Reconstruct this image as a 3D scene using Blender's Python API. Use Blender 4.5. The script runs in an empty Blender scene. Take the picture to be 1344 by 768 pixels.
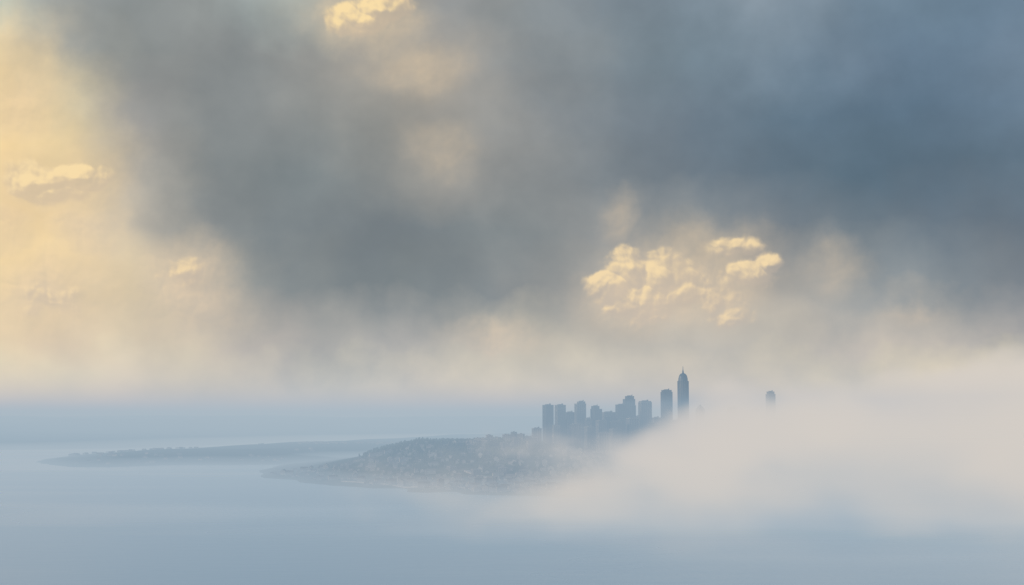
import bpy, math, random
import numpy as np
from mathutils import Vector
random.seed(7); rng=np.random.RandomState(7)
S=bpy.context.scene
S.view_settings.view_transform='Standard'
S.view_settings.look='None'; S.view_settings.exposure=0
F=1866.7; H=200.0; P=math.radians(4.93)
# ---------------------------------------------------------------- camera
cd=bpy.data.cameras.new('camera'); cam=bpy.data.objects.new('camera',cd)
S.collection.objects.link(cam); cam.location=(0,0,H)
cam.rotation_euler=(math.pi/2+P,0,0); cd.lens=50; cd.sensor_width=36
cd.clip_start=1; cd.clip_end=400000; S.camera=cam
# surveying helpers (photo direction -> world position)
def ray(px,py):
    a=px-672; b=384-py
    return Vector((a, F*math.cos(P)-b*math.sin(P), F*math.sin(P)+b*math.cos(P)))
def ground(px,py,z=0):
    d=ray(px,py); t=(z-H)/d.z; return (d.x*t,d.y*t)
def atD(px,py,D):
    d=ray(px,py); t=D/d.y; return (d.x*t,D,H+d.z*t)
def azel(px,py):
    d=ray(px,py); return (math.degrees(math.atan2(d.x,d.y)), math.degrees(math.atan2(d.z,math.hypot(d.x,d.y))))
def lin(c):
    return tuple((v/255/12.92) if v/255<=0.04045 else ((v/255+0.055)/1.055)**2.4 for v in c)
# ---------------------------------------------------------------- haze parameters
LAYERS=[(246.0,(1.2e-4,1.4e-4,1.6e-4),lin((166,183,197))),(440.0,(0.5e-4,0.7e-4,0.9e-4),lin((182,190,195)))]
# ---------------------------------------------------------------- node helpers
class NT:
    def __init__(s,tree): s.t=tree; s.n=tree.nodes; s.l=tree.links
    def new(s,typ,**k):
        n=s.n.new(typ)
        for a,b in k.items(): setattr(n,a,b)
        return n
    def put(s,sock,v):
        if isinstance(v,bpy.types.NodeSocket): s.l.new(v,sock)
        else:
            if sock.type=='RGBA' and len(v)==3: v=tuple(v)+(1,)
            sock.default_value=v
    def m(s,op,a,b=0.0,c=0.0,clamp=False):
        n=s.new('ShaderNodeMath',operation=op,use_clamp=clamp)
        s.put(n.inputs[0],a); s.put(n.inputs[1],b); s.put(n.inputs[2],c); return n.outputs[0]
    def v(s,op,a,b=(0,0,0)):
        n=s.new('ShaderNodeVectorMath',operation=op)
        s.put(n.inputs[0],a)
        if op=='SCALE': s.put(n.inputs['Scale'],b)
        else: s.put(n.inputs[1],b)
        return n.outputs['Value'] if op in('LENGTH','DOT_PRODUCT') else n.outputs[0]
    def mr(s,x,a,b,c=0.0,d=1.0,sm=False):
        n=s.new('ShaderNodeMapRange'); n.interpolation_type='SMOOTHSTEP' if sm else 'LINEAR'
        for i,q in enumerate((x,a,b,c,d)): s.put(n.inputs[i],q)
        return n.outputs[0]
    def mix(s,f,a,b,bt='MIX'):
        n=s.new('ShaderNodeMix',data_type='RGBA',blend_type=bt)
        s.put(n.inputs[0],f); s.put(n.inputs[6],a); s.put(n.inputs[7],b); return n.outputs[2]
    def noise(s,vec,scale,detail=4,rough=0.5,col=False,dist=0.0,dim='3D'):
        n=s.new('ShaderNodeTexNoise'); n.noise_dimensions=dim; s.put(n.inputs['Vector'],vec)
        n.inputs['Scale'].default_value=scale; n.inputs['Detail'].default_value=detail
        n.inputs['Roughness'].default_value=rough; n.inputs['Distortion'].default_value=dist
        return n.outputs['Color'] if col else n.outputs[0]
    def sep(s,v): 
        n=s.new('ShaderNodeSeparateXYZ'); s.put(n.inputs[0],v); return n.outputs
    def comb(s,x,y,z=0.0):
        n=s.new('ShaderNodeCombineXYZ')
        for i,q in enumerate((x,y,z)): s.put(n.inputs[i],q)
        return n.outputs[0]
def material(name):
    m=bpy.data.materials.new(name); m.use_nodes=True; m.node_tree.nodes.clear()
    t=NT(m.node_tree); out=t.new('ShaderNodeOutputMaterial'); return m,t,out
def mesh_obj(name,verts,faces,mats=(),midx=None,parent=None,smooth=False):
    me=bpy.data.meshes.new(name)
    me.from_pydata([tuple(map(float,v)) for v in verts],[],[tuple(int(i) for i in f) for f in faces])
    for m in mats: me.materials.append(m)
    if midx is not None: me.polygons.foreach_set('material_index',np.array(midx,dtype=np.int32))
    if smooth: me.polygons.foreach_set('use_smooth',[True]*len(me.polygons))
    me.update()
    o=bpy.data.objects.new(name,me); S.collection.objects.link(o)
    if parent: o.parent=parent
    return o
# ---------------------------------------------------------------- world + sun
SUN_EL=24; SUN_AZ=-108  # compass angle from +Y, negative = left
w=bpy.data.worlds.new('World'); S.world=w; w.use_nodes=True
wt=w.node_tree; wt.nodes.clear(); T=NT(wt)
sk=T.new('ShaderNodeTexSky',sky_type='NISHITA'); sk.sun_disc=False
sk.sun_elevation=math.radians(SUN_EL); sk.sun_rotation=math.radians(SUN_AZ)
bg=T.new('ShaderNodeBackground'); bg.inputs[1].default_value=0.13
T.l.new(sk.outputs[0],bg.inputs[0]); wo=T.new('ShaderNodeOutputWorld'); T.l.new(bg.outputs[0],wo.inputs[0])
sd=bpy.data.lights.new('sun','SUN'); sd.energy=1.5; sd.angle=math.radians(10); sd.color=(1,0.86,0.68)
so=bpy.data.objects.new('sun',sd); S.collection.objects.link(so)
a=math.radians(SUN_AZ); e=math.radians(SUN_EL)
sv=Vector((math.sin(a)*math.cos(e),math.cos(a)*math.cos(e),math.sin(e)))
so.rotation_euler=sv.to_track_quat('Z','Y').to_euler(); so.location=(0,0,3000)
# ---------------------------------------------------------------- sky dome (cloud deck)
XS=[0,84,168,252,336,448,560,672,784,896,1008,1120,1232,1344]
ROWS={
0:[(176,192,187),(150,156,155),(135,140,141),(143,147,146),(160,169,166),(169,168,156),(149,149,147),(136,140,142),(122,132,141),(116,131,144),(130,146,160),(108,128,146),(100,122,142),(98,121,143)],
75:[(224,205,172),(164,161,150),(136,138,136),(133,135,135),(135,137,137),(156,152,145),(167,159,148),(140,141,141),(120,130,138),(109,125,138),(113,131,147),(101,121,141),(96,118,140),(105,126,147)],
150:[(243,216,173),(216,202,172),(162,157,148),(136,137,136),(130,133,134),(141,141,138),(154,150,143),(143,143,142),(120,128,136),(102,114,127),(92,110,127),(86,107,127),(86,107,128),(98,119,140)],
225:[(241,213,168),(228,206,168),(182,174,159),(138,139,137),(124,129,131),(124,129,131),(146,143,138),(138,139,139),(121,127,133),(105,115,126),(92,107,122),(84,103,120),(84,103,121),(90,109,127)],
300:[(235,209,171),(228,205,170),(196,186,169),(147,147,144),(122,127,130),(116,122,127),(117,123,128),(125,130,133),(148,149,149),(135,139,142),(117,125,134),(101,113,125),(97,110,124),(99,111,125)],
375:[(242,216,173),(234,211,174),(215,200,175),(193,183,167),(149,150,147),(121,127,131),(121,127,131),(135,138,140),(174,169,160),(190,180,164),(170,164,155),(143,148,151),(129,137,144),(117,124,133)],
450:[(224,206,181),(219,203,182),(213,200,181),(200,191,177),(183,178,171),(168,168,166),(173,172,169),(193,188,177),(190,185,175),(189,185,177),(187,183,175),(190,184,176),(190,184,176),(167,166,166)],
500:[(209,202,190),(207,201,190),(205,199,190),(200,196,188),(197,194,188),(195,194,189),(198,195,189),(201,197,189),(199,196,190),(199,195,189),(202,197,189),(207,201,190),(209,202,191),(206,200,188)],
}
R=90000.0
def unhaze(c,el):
    # shadowed cloud reads slightly teal, lit cloud slightly golden
    s=max(0,175-max(c))/100; g=max(0,c[0]-c[2]-15)/60
    c=tuple(v+max(0,(178-v))*0.13 for v in c)
    c=(c[0]-4*s+2*g,c[1]+2*s,c[2]+2*s-10*g)
    sn=math.sin(math.radians(max(el,0.05)))
    L1=min((LAYERS[0][0]-H)/sn,R); L2=min((LAYERS[1][0]-H)/sn,R)-L1
    out=[]
    for k in range(3):
        s1,s2=LAYERS[0][1][k],LAYERS[1][1][k]; c1,c2=LAYERS[0][2][k],LAYERS[1][2][k]
        cm=(s1*c1+s2*c2)/(s1+s2); t1=math.exp(-(s1+s2)*L1); t2=math.exp(-s2*L2)
        v=((lin(c)[k]-cm*(1-t1))/t1-c2*(1-t2))/t2
        out.append(min(1,max(0.02,v)))
    return out
def build_sky():
    m,t,out=material('cloudy_sky')
    tc=t.new('ShaderNodeTexCoord')
    x,y,z=t.sep(tc.outputs['Object'])
    az=t.m('MULTIPLY',t.m('ARCTAN2',x,y),57.29578)
    hy=t.m('SQRT',t.m('ADD',t.m('MULTIPLY',x,x),t.m('MULTIPLY',y,y)))
    el=t.m('MULTIPLY',t.m('ARCTAN2',z,hy),57.29578)
    p0=t.comb(az,el,0.0)
    n1=t.noise(p0,0.16,2,0.5,col=True,dim='2D')
    n2=t.noise(p0,0.45,6,0.52,col=True,dim='2D')
    w1=t.v('SCALE',t.v('SUBTRACT',n1,(.5,.5,.5)),1.4)
    w2=t.v('SCALE',t.v('SUBTRACT',n2,(.5,.5,.5)),1.9)
    pw=t.v('ADD',p0,t.v('ADD',w1,w2))
    ax,ey,_=t.sep(pw)
    u=t.m('PINGPONG',t.m('ADD',ax,20.0),40.0)
    u=t.m('DIVIDE',u,40.0)
    ys=sorted(ROWS,reverse=True)
    col=None; pe=None
    for yy in ys:
        r=t.new('ShaderNodeValToRGB'); cr=r.color_ramp; cr.interpolation='CARDINAL'
        while len(cr.elements)<len(XS): cr.elements.new(0.5)
        pts=[((azel(X,yy)[0]+20)/40,X,c) for X,c in zip(XS,ROWS[yy])]
        for i,(pp,X,c) in enumerate(pts):
            cr.elements[i].position=min(1,max(0,pp))
        for i,(pp,X,c) in enumerate(pts):
            cr.elements[i].color=tuple(unhaze(c,azel(X,yy)[1]))+(1,)
        t.l.new(u,r.inputs[0]); ec=azel(672,yy)[1]
        col=r.outputs[0] if col is None else t.mix(t.mr(ey,pe,ec),col,r.outputs[0])
        pe=ec
    col=t.mix(t.mr(ey,17.5,30),col,lin((118,130,142)))
    # soft billows: broad, low contrast
    n3=t.noise(t.v('MULTIPLY',p0,(1,1.2,1)),0.3,4,0.5,dim='2D')
    col=t.v('SCALE',col,t.mr(n3,0.3,0.7,0.91,1.11))
    def puff(v):
        q=t.new('ShaderNodeTexVoronoi',feature='F1'); q.voronoi_dimensions='2D'; q.normalize=True
        q.inputs['Scale'].default_value=0.95
        q.inputs['Detail'].default_value=2.3; q.inputs['Roughness'].default_value=0.38
        q.inputs['Lacunarity'].default_value=2.3
        t.l.new(v,q.inputs['Vector']); return t.m('SUBTRACT',1.0,q.outputs['Distance'])
    OFF=(-0.11,0.14,0)
    ph=t.v('ADD',p0,t.v('SCALE',w2,0.42))
    ph1=t.v('ADD',ph,OFF)
    a0=puff(ph); a1=puff(ph1)
    relief=t.m('SUBTRACT',a0,a1)
    def blobs(lst,vec,sm=True):
        s=None
        for (bx,by,rx,ry,st) in lst:
            ca,ce=azel(bx,by)
            d=t.v('LENGTH',t.v('MULTIPLY',t.v('SUBTRACT',vec,(ca,ce,0)),(1/(rx*0.0307),1/(ry*0.0307),0)))
            b=t.mr(d,0,1,st,0.0,sm)
            s=b if s is None else t.m('MAXIMUM',s,b)
        return s
    soft=[(915,350,150,95,.7),(845,385,120,80,.75),(60,380,150,80,.85),(240,375,110,90,.8),(110,300,80,60,.6),(545,85,95,55,.42),(582,188,80,45,.32),
          (650,440,90,40,.6),(815,285,45,55,.5),(1095,345,60,50,.4),(20,130,90,80,.8),(10,300,70,70,.6),(1200,410,70,26,.4),(480,20,120,60,.75),(75,235,130,70,.8)]
    ms=blobs(soft,t.v('ADD',p0,w2))
    ms=t.m('MULTIPLY',ms,t.mr(n3,0.3,0.7,0.55,1.0))
    softcol=t.mix(t.mr(relief,-0.18,0.18),lin((212,192,160)),lin((240,212,168)))
    col=t.mix(ms,col,softcol)
    # cumulus heads: lobed outline, sunlit on the upper left, dissolving into the bank below
    heads=[(800,372,46,30,1),(826,348,50,38,1),(868,356,54,42,1),(842,390,66,46,1),(888,378,44,34,.8),
           (940,380,60,44,.5),(966,322,50,22,.75),(990,356,44,32,.85),(1008,340,30,22,.75),(962,410,46,22,.5),
           (52,232,62,34,1),(96,226,60,26,.95),(70,246,50,28,.9),
           (470,22,58,30,1),(500,8,56,30,1),(70,392,70,34,.6),(236,350,60,34,.5)]
    e0=blobs(heads,ph,False); e1=blobs(heads,ph1,False)
    f0=t.m('ADD',e0,t.m('MULTIPLY',t.m('SUBTRACT',a0,0.66),0.75))
    f1=t.m('ADD',e1,t.m('MULTIPLY',t.m('SUBTRACT',a1,0.66),0.75))
    lit=t.mr(t.m('SUBTRACT',f0,f1),-0.12,0.20,0,1,True)
    mask=t.m('MULTIPLY',t.mr(f0,0.17,0.42,0,1,True),t.mr(e0,0.03,0.3,0,1,True))
    alpha=t.m('MULTIPLY',mask,t.mr(lit,0,1,0.38,0.95))
    cc=t.mix(lit,lin((200,180,154)),lin((255,226,166)))
    col=t.mix(alpha,col,cc)
    em=t.new('ShaderNodeEmission'); t.put(em.inputs[0],col)
    t.l.new(em.outputs[0],out.inputs['Surface'])
    m.cycles.emission_sampling='NONE'
    vs=[];fs=[]; NA,NE=72,30
    for j in range(NE+1):
        ee=math.radians(-0.6+ (62.6)*j/NE)
        for i in range(NA+1):
            aa=math.radians(-85+170*i/NA)
            vs.append((R*math.sin(aa)*math.cos(ee),R*math.cos(aa)*math.cos(ee),R*math.sin(ee)))
    for j in range(NE):
        for i in range(NA):
            q=j*(NA+1)+i; fs.append((q,q+1,q+NA+2,q+NA+1))
    o=mesh_obj('sky',vs,fs,[m],smooth=True); o.location=(0,0,0)
build_sky()
# ---------------------------------------------------------------- haze & fog
def box(x0,x1,y0,y1,z0,z1):
    v=[(x0,y0,z0),(x1,y0,z0),(x1,y1,z0),(x0,y1,z0),(x0,y0,z1),(x1,y0,z1),(x1,y1,z1),(x0,y1,z1)]
    f=[(0,3,2,1),(4,5,6,7),(0,1,5,4),(1,2,6,5),(2,3,7,6),(3,0,4,7)]
    return v,f
def homog(name,bounds,sig,colr):
    m,t,out=material(name)
    d=max(sig)
    ab=t.new('ShaderNodeVolumeAbsorption'); ab.inputs['Density'].default_value=d
    ab.inputs['Color'].default_value=tuple(1-s/d for s in sig)+(1,)
    em=t.new('ShaderNodeEmission'); em.inputs['Color'].default_value=tuple(c*s/d for c,s in zip(colr,sig))+(1,)  # volume's own glow stands in for scattered daylight
    em.inputs['Strength'].default_value=d
    ad=t.new('ShaderNodeAddShader'); t.l.new(ab.outputs[0],ad.inputs[0]); t.l.new(em.outputs[0],ad.inputs[1])
    t.l.new(ad.outputs[0],out.inputs['Volume'])
    m.cycles.emission_sampling='NONE'
    v,f=box(*bounds); return mesh_obj(name,v,f,[m])
homog('haze',(-88000,88000,-3000,89000,-12,LAYERS[0][0]),LAYERS[0][1],LAYERS[0][2])
homog('haze',(-87000,87000,-2900,88500,-13,LAYERS[1][0]),LAYERS[1][1],LAYERS[1][2])
homog('sea_mist',(-60000,60000,400,70000,-10,26),(9.5e-4,10e-4,10.5e-4),lin((185,201,215)))
def fog():
    m,t,out=material('fog_bank')
    tc=t.new('ShaderNodeTexCoord'); p=tc.outputs['Object']; x,y,z=t.sep(p)
    ps=t.v('MULTIPLY',p,(1,1,1.5))
    n=t.noise(ps,0.0028,3,0.55)
    nl=t.noise(t.v('ADD',ps,(-130,-40,150)),0.0028,1,0.5)
    nn=t.m('SUBTRACT',n,0.5)
    fc=t.new('ShaderNodeFloatCurve'); cv=fc.mapping.curves[0]
    pts=[(0,.12),(.2,.31),(.30,.38),(.42,.46),(.6,.63),(1,.68)]
    cv.points[0].location=pts[0]; cv.points[1].location=pts[-1]
    for q in pts[1:-1]: cv.points.new(*q)
    fc.mapping.update()
    t.put(fc.inputs['Value'],t.mr(x,0,2200))
    top=t.m('ADD',t.m('MULTIPLY',fc.outputs[0],500.0),t.m('MULTIPLY',nn,480))
    d=t.mr(t.m('SUBTRACT',top,z),-30,80,0,1,True)
    # lower edge drifts further out over the water than the crest
    xe=t.m('ADD',x,t.m('MULTIPLY',nn,1100))
    xe=t.m('ADD',xe,t.mr(y,2000,3300,160,-170))
    d=t.m('MULTIPLY',d,t.mr(xe,-60,320,0,1,True))
    ye=t.m('ADD',y,t.m('MULTIPLY',nn,1000))
    d=t.m('MULTIPLY',d,t.mr(ye,2000,2800,0,1,True))
    d=t.m('MULTIPLY',d,t.mr(y,4680,4200,0,1,True))
    dens=t.m('MULTIPLY',d,t.mr(n,0.3,0.7,0.0025,0.0075))
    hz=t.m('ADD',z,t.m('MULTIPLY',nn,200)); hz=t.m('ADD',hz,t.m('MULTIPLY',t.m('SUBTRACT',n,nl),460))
    c=t.mix(t.mr(hz,-30,140,0,1,True),lin((170,181,190)),lin((229,217,199)))  # sunlit crest and blue self-shadow painted into the fog's emission colour
    ab=t.new('ShaderNodeVolumeAbsorption'); ab.inputs['Color'].default_value=(0,0,0,1); t.put(ab.inputs['Density'],dens)
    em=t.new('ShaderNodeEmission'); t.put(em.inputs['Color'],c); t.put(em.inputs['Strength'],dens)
    ad=t.new('ShaderNodeAddShader'); t.l.new(ab.outputs[0],ad.inputs[0]); t.l.new(em.outputs[0],ad.inputs[1])
    t.l.new(ad.outputs[0],out.inputs['Volume']); m.cycles.volume_step_rate=0.5; m.cycles.emission_sampling='NONE'
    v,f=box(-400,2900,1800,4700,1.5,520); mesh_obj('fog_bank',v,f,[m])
fog()
# ---------------------------------------------------------------- materials
def pbr(name,c1,c2,scale=0.02,rough=0.8,spec=0.3,detail=4,bump=0,c3=None):
    m,t,out=material(name); tc=t.new('ShaderNodeTexCoord')
    n=t.noise(tc.outputs['Object'],scale,detail,0.6)
    col=t.mix(t.mr(n,0.35,0.65),c1,c2)
    if c3:
        n2=t.noise(tc.outputs['Object'],scale*6,2,0.6); col=t.mix(t.mr(n2,0.52,0.62),col,c3)
    b=t.new('ShaderNodeBsdfPrincipled'); t.put(b.inputs['Base Color'],col)
    b.inputs['Roughness'].default_value=rough; b.inputs['Specular IOR Level'].default_value=spec
    t.l.new(b.outputs[0],out.inputs[0]); return m
def water():
    m,t,out=material('sea_water'); tc=t.new('ShaderNodeTexCoord')
    p=tc.outputs['Object']
    n=t.noise(t.v('MULTIPLY',p,(0.5,1,1)),0.03,4,0.62,dim='2D')
    big=t.noise(t.v('MULTIPLY',p,(0.35,1,1)),0.0012,3,0.55,dim='2D')
    col=t.mix(t.mr(big,0.35,0.65),(0.15,0.32,0.44),(0.22,0.38,0.50))
    bp=t.new('ShaderNodeBump'); bp.inputs['Strength'].default_value=0.25; bp.inputs['Distance'].default_value=3.0
    t.l.new(n,bp.inputs['Height'])
    b=t.new('ShaderNodeBsdfPrincipled'); t.put(b.inputs['Base Color'],col)
    t.put(b.inputs['Roughness'],t.mr(big,0.35,0.65,0.18,0.34)); b.inputs['IOR'].default_value=1.333
    t.l.new(bp.outputs[0],b.inputs['Normal']); t.l.new(b.outputs[0],out.inputs[0]); return m
v=[(-90000,-6000,0),(90000,-6000,0),(90000,92000,0),(-90000,92000,0)]
mesh_obj('sea',v,[(0,1,2,3)],[water()])
# ---------------------------------------------------------------- terrain
def vnoise(x,y,seed):
    r=np.random.RandomState(seed).rand(256,256)
    xi=np.floor(x).astype(int); yi=np.floor(y).astype(int); fx=x-xi; fy=y-yi
    fx=fx*fx*(3-2*fx); fy=fy*fy*(3-2*fy)
    g=lambda a,b:r[a%256,b%256]
    return (g(xi,yi)*(1-fx)+g(xi+1,yi)*fx)*(1-fy)+(g(xi,yi+1)*(1-fx)+g(xi+1,yi+1)*fx)*fy
def fbm(x,y,sc,oct=5,seed=1):
    s=0;a=1;tot=0
    for i in range(oct):
        s=s+a*vnoise(x/sc*2**i+17.3*i,y/sc*2**i+5.1*i,seed+i); tot+=a; a*=0.5
    return s/tot-0.5
def sdist(X,Y,poly):
    n=len(poly); d=np.full(X.shape,1e12); ins=np.zeros(X.shape,bool)
    for i in range(n):
        x0,y0=poly[i]; x1,y1=poly[(i+1)%n]
        ex,ey=x1-x0,y1-y0; L=ex*ex+ey*ey+1e-9
        tt=np.clip(((X-x0)*ex+(Y-y0)*ey)/L,0,1)
        d=np.minimum(d,(X-x0-tt*ex)**2+(Y-y0-tt*ey)**2)
        c=((y0>Y)!=(y1>Y))&(X<(x1-x0)*(Y-y0)/((y1-y0) if y1!=y0 else 1e-9)+x0); ins^=c
    d=np.sqrt(d); return np.where(ins,d,-d)
ss=lambda a,b,x:(lambda q:q*q*(3-2*q))(np.clip((x-a)/(b-a),0,1))
PEN=[ground(*q) for q in [(345,620),(352,627),(400,633),(440,637),(490,641),(528,641),(533,646),(560,647),(600,645),(615,649),(660,650),(700,651),(800,655),(950,660),(1200,655),(1700,640),(1700,588),(1000,588),(760,586),(560,590),(470,598),(430,603),(390,607),(360,613)]]
SPIT=[ground(*q) for q in [(62,606.5),(75,610),(110,612),(150,612),(200,610.5),(260,609),(300,609.5),(350,609),(400,606),(470,600),(600,596),(800,592),(1000,590),(1000,574),(800,573),(600,575),(520,578),(450,581),(380,584),(300,588),(200,594),(120,599),(80,603)]]
FAR=[ground(*q) for q in [(-600,594),(-100,592),(60,590),(120,589),(180,587.5),(260,585),(380,580.5),(520,575.5),(700,573),(1100,572),(1900,572)]]+[(60000,40000),(-60000,40000)]
def h_pen(X,Y):
    s=sdist(X,Y,PEN)+fbm(X,Y,260,4,3)*90+10
    prof=np.interp(X,[-1000,-760,-600,-480,-340,-160,-30,80,250,600,1500,3000],[4,16,36,62,88,86,94,76,58,52,50,40])
    cross=ss(3850,4750,Y)*(1-0.8*ss(5600,6800,Y))
    z=np.minimum(s/9,7)+ss(0,500,s)*(6+prof*cross)+fbm(X,Y,420,5,9)*30*ss(60,700,s)
    return np.maximum(z,-6)
def h_spit(X,Y):
    s=sdist(X,Y,SPIT)+fbm(X,Y,420,5,33)*240+70
    return np.maximum(np.minimum(s/9,12)+ss(0,600,s)*(26+fbm(X,Y,800,4,39)*44),-6)
def h_far(X,Y):
    s=sdist(X,Y,FAR)+fbm(X,Y,1500,4,63)*500
    return np.maximum(np.minimum(s/40,5)+ss(200,6000,s)*(115+fbm(X,Y,5200,5,69)*300)+ss(0,1500,s)*20,-6)
m_land=pbr('scrub_land',(0.045,0.06,0.035),(0.075,0.085,0.055),0.006,0.9,0.1,6,c3=(0.12,0.115,0.095))
m_far=pbr('distant_woodland',(0.03,0.045,0.03),(0.06,0.075,0.05),0.0008,0.9,0.1,6)
def terrain(name,fn,x0,x1,y0,y1,nx,ny,mat,yp=1.0):
    xs=np.linspace(x0,x1,nx); ys=y0+(y1-y0)*np.linspace(0,1,ny)**yp
    X,Y=np.meshgrid(xs,ys); Z=fn(X,Y)
    V=np.stack([X.ravel(),Y.ravel(),Z.ravel()],1)
    i=np.arange(nx*ny).reshape(ny,nx)
    Fc=np.stack([i[:-1,:-1].ravel(),i[:-1,1:].ravel(),i[1:,1:].ravel(),i[1:,:-1].ravel()],1)
    keep=V[Fc,2].max(1)>-5.9
    return mesh_obj(name,V,Fc[keep],[mat],smooth=True)
terrain('peninsula',h_pen,-1300,4200,3350,8400,300,280,m_land)
terrain('low_spit',h_spit,-3900,3400,5300,14500,260,240,m_far)
terrain('distant_hills',h_far,-32000,32000,6800,36000,260,140,m_far,1.6)
# ---------------------------------------------------------------- generic mesh accumulator
class Acc:
    def __init__(s): s.v=[];s.f=[];s.m=[];s.c=0
    def add(s,v,f,mi=0):
        s.v.append(np.asarray(v,float)); s.f+= [tuple(i+s.c for i in q) for q in f]; s.m+=[mi]*len(f); s.c+=len(v)
    def obj(s,name,mats,**k): return mesh_obj(name,np.concatenate(s.v),s.f,mats,s.m,**k)
def rbox(cx,cy,z0,z1,wx,wy,ang=0,taper=1.0):
    c,sn=math.cos(ang),math.sin(ang); v=[]
    for z,k in((z0,1),(z1,taper)):
        for a,b in((-1,-1),(1,-1),(1,1),(-1,1)):
            lx,ly=a*wx/2*k,b*wy/2*k; v.append((cx+lx*c-ly*sn,cy+lx*sn+ly*c,z))
    return v,[(0,3,2,1),(4,5,6,7),(0,1,5,4),(1,2,6,5),(2,3,7,6),(3,0,4,7)]
# fast height lookup
_gx=np.linspace(-1300,4200,551); _gy=np.linspace(3350,8400,506)
_GX,_GY=np.meshgrid(_gx,_gy); _HZ=h_pen(_GX,_GY)
def hp(x,y):
    i=int(min(549,max(0,(x+1300)/10))); j=int(min(504,max(0,(y-3350)/10)))
    return float(_HZ[j,i])
def hit(px,py):
    D=3400.0
    while D<6000:
        x,_,z=atD(px,py,D)
        if z<=max(hp(x,D),0): return (x,D)
        D+=10
    return (x,D)
# ---------------------------------------------------------------- towers
m_glass=pbr('window_glass',(0.03,0.05,0.07),(0.06,0.08,0.10),0.08,0.25,0.5)
m_conc=pbr('pale_concrete',(0.20,0.20,0.20),(0.27,0.26,0.25),0.05,0.8,0.3)
m_dark=pbr('dark_cladding',(0.07,0.075,0.085),(0.11,0.115,0.12),0.05,0.6,0.4)
m_metal=pbr('roof_metal',(0.12,0.13,0.14),(0.2,0.2,0.2),0.1,0.5,0.4)
def tower_part(A,cx,cy,z0,z1,wx,wy,ang,style):
    A.add(*rbox(cx,cy,z0,z1,wx-1.6,wy-1.6,ang),0)
    st=4.0 if z1-z0>60 else 3.5
    z=z0+st
    while z<z1-1: 
        A.add(*rbox(cx,cy,z-0.7,z+0.7,wx-0.4 if style else wx-1.0,wy-0.4 if style else wy-1.0,ang),1); z+=st
    c,sn=math.cos(ang),math.sin(ang)
    nx=max(3,int(wx/7)); ny=max(3,int(wy/7))
    for i in range(nx+1):
        for s_ in(-1,1):
            lx=-wx/2+0.8+(wx-1.6)*i/nx; ly=s_*(wy/2-0.5)
            A.add(*rbox(cx+lx*c-ly*sn,cy+lx*sn+ly*c,z0,z1,1.4,1.4,ang),1)
    for i in range(1,ny):
        for s_ in(-1,1):
            ly=-wy/2+0.8+(wy-1.6)*i/ny; lx=s_*(wx/2-0.5)
            A.add(*rbox(cx+lx*c-ly*sn,cy+lx*sn+ly*c,z0,z1,1.4,1.4,ang),1)
    A.add(*rbox(cx,cy,z1,z1+2.2,wx+0.3,wy+0.3,ang),1)
def tower(name,px0,px1,pyt,D,ang=0.3,style=0,tiers=(),roof='plant',depth=1.0,mat=None):
    xc,_,zt=atD((px0+px1)/2,pyt,D); W=(px1-px0)*D/F
    k=abs(math.cos(ang))+depth*abs(math.sin(ang)); wx=W/k; wy=wx*depth
    z0=hp(xc,D)-8; A=Acc(); hgt=zt-z0
    if not tiers: tiers=[(1.0,1.0,0,0)]
    prev=z0
    for (fr,sc,ox,oy) in tiers:
        z1=z0+hgt*fr; tower_part(A,xc+ox*wx,D+oy*wy,prev,z1-2.2,wx*sc,wy*sc,ang,style); prev=z1+0.003
    A.add(*rbox(xc+ox*wx,D,prev,prev+2.4,wx*sc*0.55,wy*sc*0.5,ang),2)
    A.add(*rbox(xc+ox*wx+wx*.22,D,prev+2.4,prev+5,wx*sc*0.12,wy*sc*0.2,ang),2)
    return A.obj(name,[m_glass,mat or (m_conc if style else m_dark),m_metal])
TW=[(712,726.5,531.5,4850,.35,0,()),(728,742.5,531.5,4900,.3,1,()),(742,754,541,5000,.1,0,()),
 (754,769,527,4950,.25,1,((.96,1,0,0),(1,.7,.1,0))),(775,790,533,4950,.4,0,((.94,1,0,0),(1,.7,-.1,0))),
 (789,808,541,5050,.2,1,()),(808,822,531,5000,.2,0,()),(817,834,520,5100,.15,0,((.84,1,0,0),(.95,.9,0,0),(1,.66,.05,0))),
 (838,855,526.5,5050,.2,1,((.98,1,0,0),(1,.9,0,0))),(867.5,882,512,5150,.12,0,((.97,1,0,0),(1,.86,0,0))),
 (1005.5,1017,514,5300,.2,0,((.96,1,0,0),(1,.8,0,0))),
 (955,967,535,5300,.2,1,()),(987,997,537,5350,.3,0,()),(856,867,548,5200,.2,1,()),
 (768,776,549,4900,.2,1,()),(782,796,552,4820,.3,1,()),(800,818,553,4820,.1,0,()),(834,842,546,5200,.1,1,()),(822,838,549,4850,.25,1,()),
 (698,711,562,4800,.2,1,()),(725,735,558,4750,.2,1,()),(748,762,557,4760,.4,0,()),(767,780,560,4740,.3,1,()),
 (742,752,550,4900,.3,1,()),(793,804,547,5000,.2,0,()),(852,866,555,4900,.2,0,()),(862,874,560,4900,.4,1,()),(880,892,552,5000,.2,1,()),(800,815,563,4720,.3,1,()),(828,846,566,4720,.2,0,()),(785,799,568,4680,.1,1,())]
for i,(a0,a1,yt,D,an,st,ti) in enumerate(TW): tower('skyscraper' if i<13 else 'office_block',a0,a1,yt,D,an,st,ti)
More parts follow.
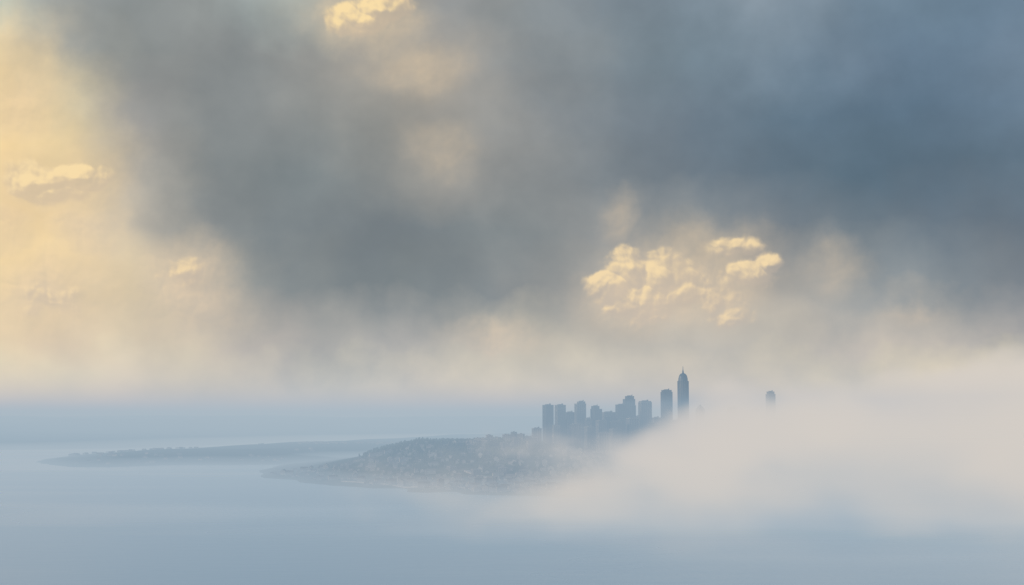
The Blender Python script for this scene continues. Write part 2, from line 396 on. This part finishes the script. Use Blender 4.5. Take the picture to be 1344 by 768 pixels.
# spired tower
def ring_tower(rings,cx,cy,n=16,rot=0.2):
    A=Acc(); V=[];Fc=[]
    for (z,r) in rings:
        for i in range(n):
            a=rot+2*math.pi*i/n; V.append((cx+r*math.cos(a),cy+r*math.sin(a),z))
    for j in range(len(rings)-1):
        for i in range(n): Fc.append((j*n+i,j*n+(i+1)%n,(j+1)*n+(i+1)%n,(j+1)*n+i))
    A.add(V,Fc,0)
    return A
D=5200; xc=atD(896.5,500,D)[0]; zs=lambda y:atD(896,y,D)[2]; w_=D/F; z0=hp(xc,D)-8
rings=[(z0,7.6*w_),(zs(548),7.6*w_),(zs(548)+1,7.0*w_),(zs(501),6.9*w_),(zs(500.5),6.4*w_),(zs(497),6.1*w_),(zs(494),5.4*w_),(zs(492),4.4*w_),(zs(490.5),3.0*w_),(zs(490),1.4*w_),(zs(488),1.0*w_),(zs(485),0.5*w_),(zs(480.5),0.15*w_)]
A=ring_tower(rings,xc,D)
z=z0+4
while z<zs(502):
    r=(7.75 if z<zs(548) else 7.12)*w_; n=16
    V=[(xc+r*math.cos(.2+2*math.pi*i/n),D+r*math.sin(.2+2*math.pi*i/n),zz) for zz in(z,z+1.3) for i in range(n)]
    A.add(V,[(i,(i+1)%n,n+(i+1)%n,n+i) for i in range(n)]+[tuple(range(n,2*n)),tuple(range(n-1,-1,-1))],1); z+=4.2
for i in range(16):
    a=.2+2*math.pi*i/16; r=7.05*w_
    A.add(*rbox(xc+r*math.cos(a),D+r*math.sin(a),z0,zs(500.2),2,2,a),1)
A.obj('spired_tower',[m_glass,m_dark,m_metal])
D=5500; xc=atD(919,540,D)[0]; z0=hp(xc,D)-8; zt=atD(919,538,D)[2]; A=Acc()
tower_part(A,xc,D,z0,zt,26,26,.3,1); A.add(*rbox(xc,D,zt+2.21,zt+20,26,26,.3,0.08),2)
A.obj('pyramid_roofed_tower',[m_glass,m_conc,m_metal])
# mid rises on the hill west of the towers
for i in range(54):
    px=random.uniform(600,715) if i<34 else random.uniform(540,700); D=random.uniform(4500,5000) if i<34 else random.uniform(3850,4500)
    x=atD(px,560,D)[0]; zb=hp(x,D)-4; hh=random.uniform(14,28)+ (12 if px>670 else 0); A=Acc()
    if i>=34: hh=random.uniform(12,24)
    ang=random.uniform(-.5,.5); wx=random.uniform(14,26)
    tower_part(A,x,D,zb,zb+hh,wx,wx*random.uniform(.6,1),ang,1)
    A.add(*rbox(x,D,zb+hh+2.21,zb+hh+4.5,wx*.3,wx*.3,ang),2)
    A.obj('apartment_building',[m_glass,m_conc,m_metal])
# ---------------------------------------------------------------- houses
m_wall=pbr('house_walls',(0.25,0.25,0.24),(0.45,0.44,0.41),0.03,0.85,0.2)
m_roof=pbr('house_roofs',(0.09,0.08,0.07),(0.24,0.23,0.22),0.03,0.85,0.2)
A=Acc()
def house(A,x,y,z,w,d,h,ang):
    c,s=math.cos(ang),math.sin(ang); L=[]
    for lx,ly,lz in [(-w/2,-d/2,-2),(w/2,-d/2,-2),(w/2,d/2,-2),(-w/2,d/2,-2),(-w/2,-d/2,h),(w/2,-d/2,h),(w/2,d/2,h),(-w/2,d/2,h),(-w/2,0,h+d*.35),(w/2,0,h+d*.35)]:
        L.append((x+lx*c-ly*s,y+lx*s+ly*c,z+lz))
    A.add(L,[(0,1,5,4),(2,3,7,6),(1,2,6,9,5),(3,0,4,8,7)],0)
    c0=A.c-10; A.f+=[(c0+4,c0+5,c0+9,c0+8),(c0+6,c0+7,c0+8,c0+9)]; A.m+=[1,1]
N=9000; hx=rng.uniform(-950,1000,N); hy=rng.uniform(3550,4900,N); dn=fbm(hx,hy,300,3,77)
cnt=0
for x,y,q in zip(hx,hy,dn):
    x=round(x/24)*24+random.uniform(-6,6); y=round(y/38)*38+random.uniform(-4,4); z=hp(x,y)
    if z<3.5 or (z>85 and random.random()<.8) or (q<-0.02 and random.random()<.8): continue
    big=random.random()<.12
    house(A,x,y,z,random.uniform(9,15)*(2.2 if big else 1),random.uniform(8,11)*(1.6 if big else 1),random.uniform(4,7)+(5 if big else 0),random.choice([0.1,1.6])+random.uniform(-.15,.15)); cnt+=1
    if cnt>2400: break
N=1200; hx=rng.uniform(-3000,0,N); hy=rng.uniform(5600,8500,N); hz=h_spit(hx,hy); dn=fbm(hx,hy,500,3,87)
for x,y,z,q in zip(hx,hy,hz,dn):
    if z<6 or q<0.05: continue
    house(A,x,y,z,random.uniform(12,22),random.uniform(10,14),random.uniform(4,6),random.uniform(-.3,.3))
A.obj('hillside_houses',[m_wall,m_roof])
# ---------------------------------------------------------------- forest
m_leaf=pbr('tree_foliage',(0.04,0.055,0.03),(0.07,0.09,0.05),0.05,0.9,0.1)
m_bark=pbr('tree_bark',(0.06,0.045,0.03),(0.1,0.08,0.06),0.3,0.9,0.1)
ph=(1+5**.5)/2
ico=np.array([(-1,ph,0),(1,ph,0),(-1,-ph,0),(1,-ph,0),(0,-1,ph),(0,1,ph),(0,-1,-ph),(0,1,-ph),(ph,0,-1),(ph,0,1),(-ph,0,-1),(-ph,0,1)])/1.902
icf=[(0,11,5),(0,5,1),(0,1,7),(0,7,10),(0,10,11),(1,5,9),(5,11,4),(11,10,2),(10,7,6),(7,1,8),(3,9,4),(3,4,2),(3,2,6),(3,6,8),(3,8,9),(4,9,5),(2,4,11),(6,2,10),(8,6,7),(9,8,1)]
A=Acc()
def tree(A,x,y,z,h):
    w=h*random.uniform(.28,.42)
    v,f=rbox(x,y,z-2,z+h*.5,h*.06,h*.06,0,.5); A.add(v,f[2:],1)
    for k in range(3):
        q=ico*(rng.uniform(.75,1.2,(12,1)))
        s=(1-.22*k)*w; o=rng.uniform(-.35,.35,3)*w
        A.add(q*np.array([s,s,h*.24])+np.array([x+o[0],y+o[1],z+h*(.42+.22*k)]),icf,0)
N=20000; tx=rng.uniform(-1100,1300,N); ty=rng.uniform(3550,5400,N); dn=fbm(tx,ty,220,4,55)
cnt=0
for x,y,q in zip(tx,ty,dn):
    z=hp(x,y)
    if z<3.5: continue
    if q+ (z-55)/220 <0.0 or (z<60 and random.random()<.5): continue
    tree(A,x,y,z,random.uniform(8,18)); cnt+=1
    if cnt>4000: break
A.obj('forest',[m_leaf,m_bark])
print('trees',cnt,'houses')
# ---------------------------------------------------------------- coast road
m_road=pbr('pale_road',(0.34,0.34,0.33),(0.42,0.41,0.40),0.05,0.8,0.2)
def road(pts,wd):
    P_=[Vector(hit(*q)) for q in pts]; C=[]
    for i in range(len(P_)-1):
        a=P_[max(i-1,0)];b=P_[i];c=P_[i+1];d=P_[min(i+2,len(P_)-1)]
        for k in range(16):
            t=k/16; C.append(0.5*((2*b)+(c-a)*t+(2*a-5*b+4*c-d)*t*t+(3*b-a-3*c+d)*t**3))
    V=[];Fc=[]
    for i in range(len(C)):
        tg=(C[min(i+1,len(C)-1)]-C[max(i-1,0)]).normalized(); nrm=Vector((-tg.y,tg.x))
        z=max(hp(*(C[i]+nrm*o)) for o in(-wd,0,wd))+2
        for o in(-wd/2,wd/2):
            q=C[i]+nrm*o; V.append((q.x,q.y,z))
        for o in(-wd/2,wd/2):
            q=C[i]+nrm*o; V.append((q.x,q.y,z-8))
    for i in range(len(C)-1):
        a=i*4; Fc+=[(a,a+4,a+5,a+1),(a,a+2,a+6,a+4),(a+1,a+5,a+7,a+3)]
    mesh_obj('coast_road',V,Fc,[m_road])
road([(612,619),(625,624),(645,629),(675,632),(710,631),(760,631)],15)
road([(450,633),(500,636),(550,640),(600,640),(655,643),(720,642)],11)
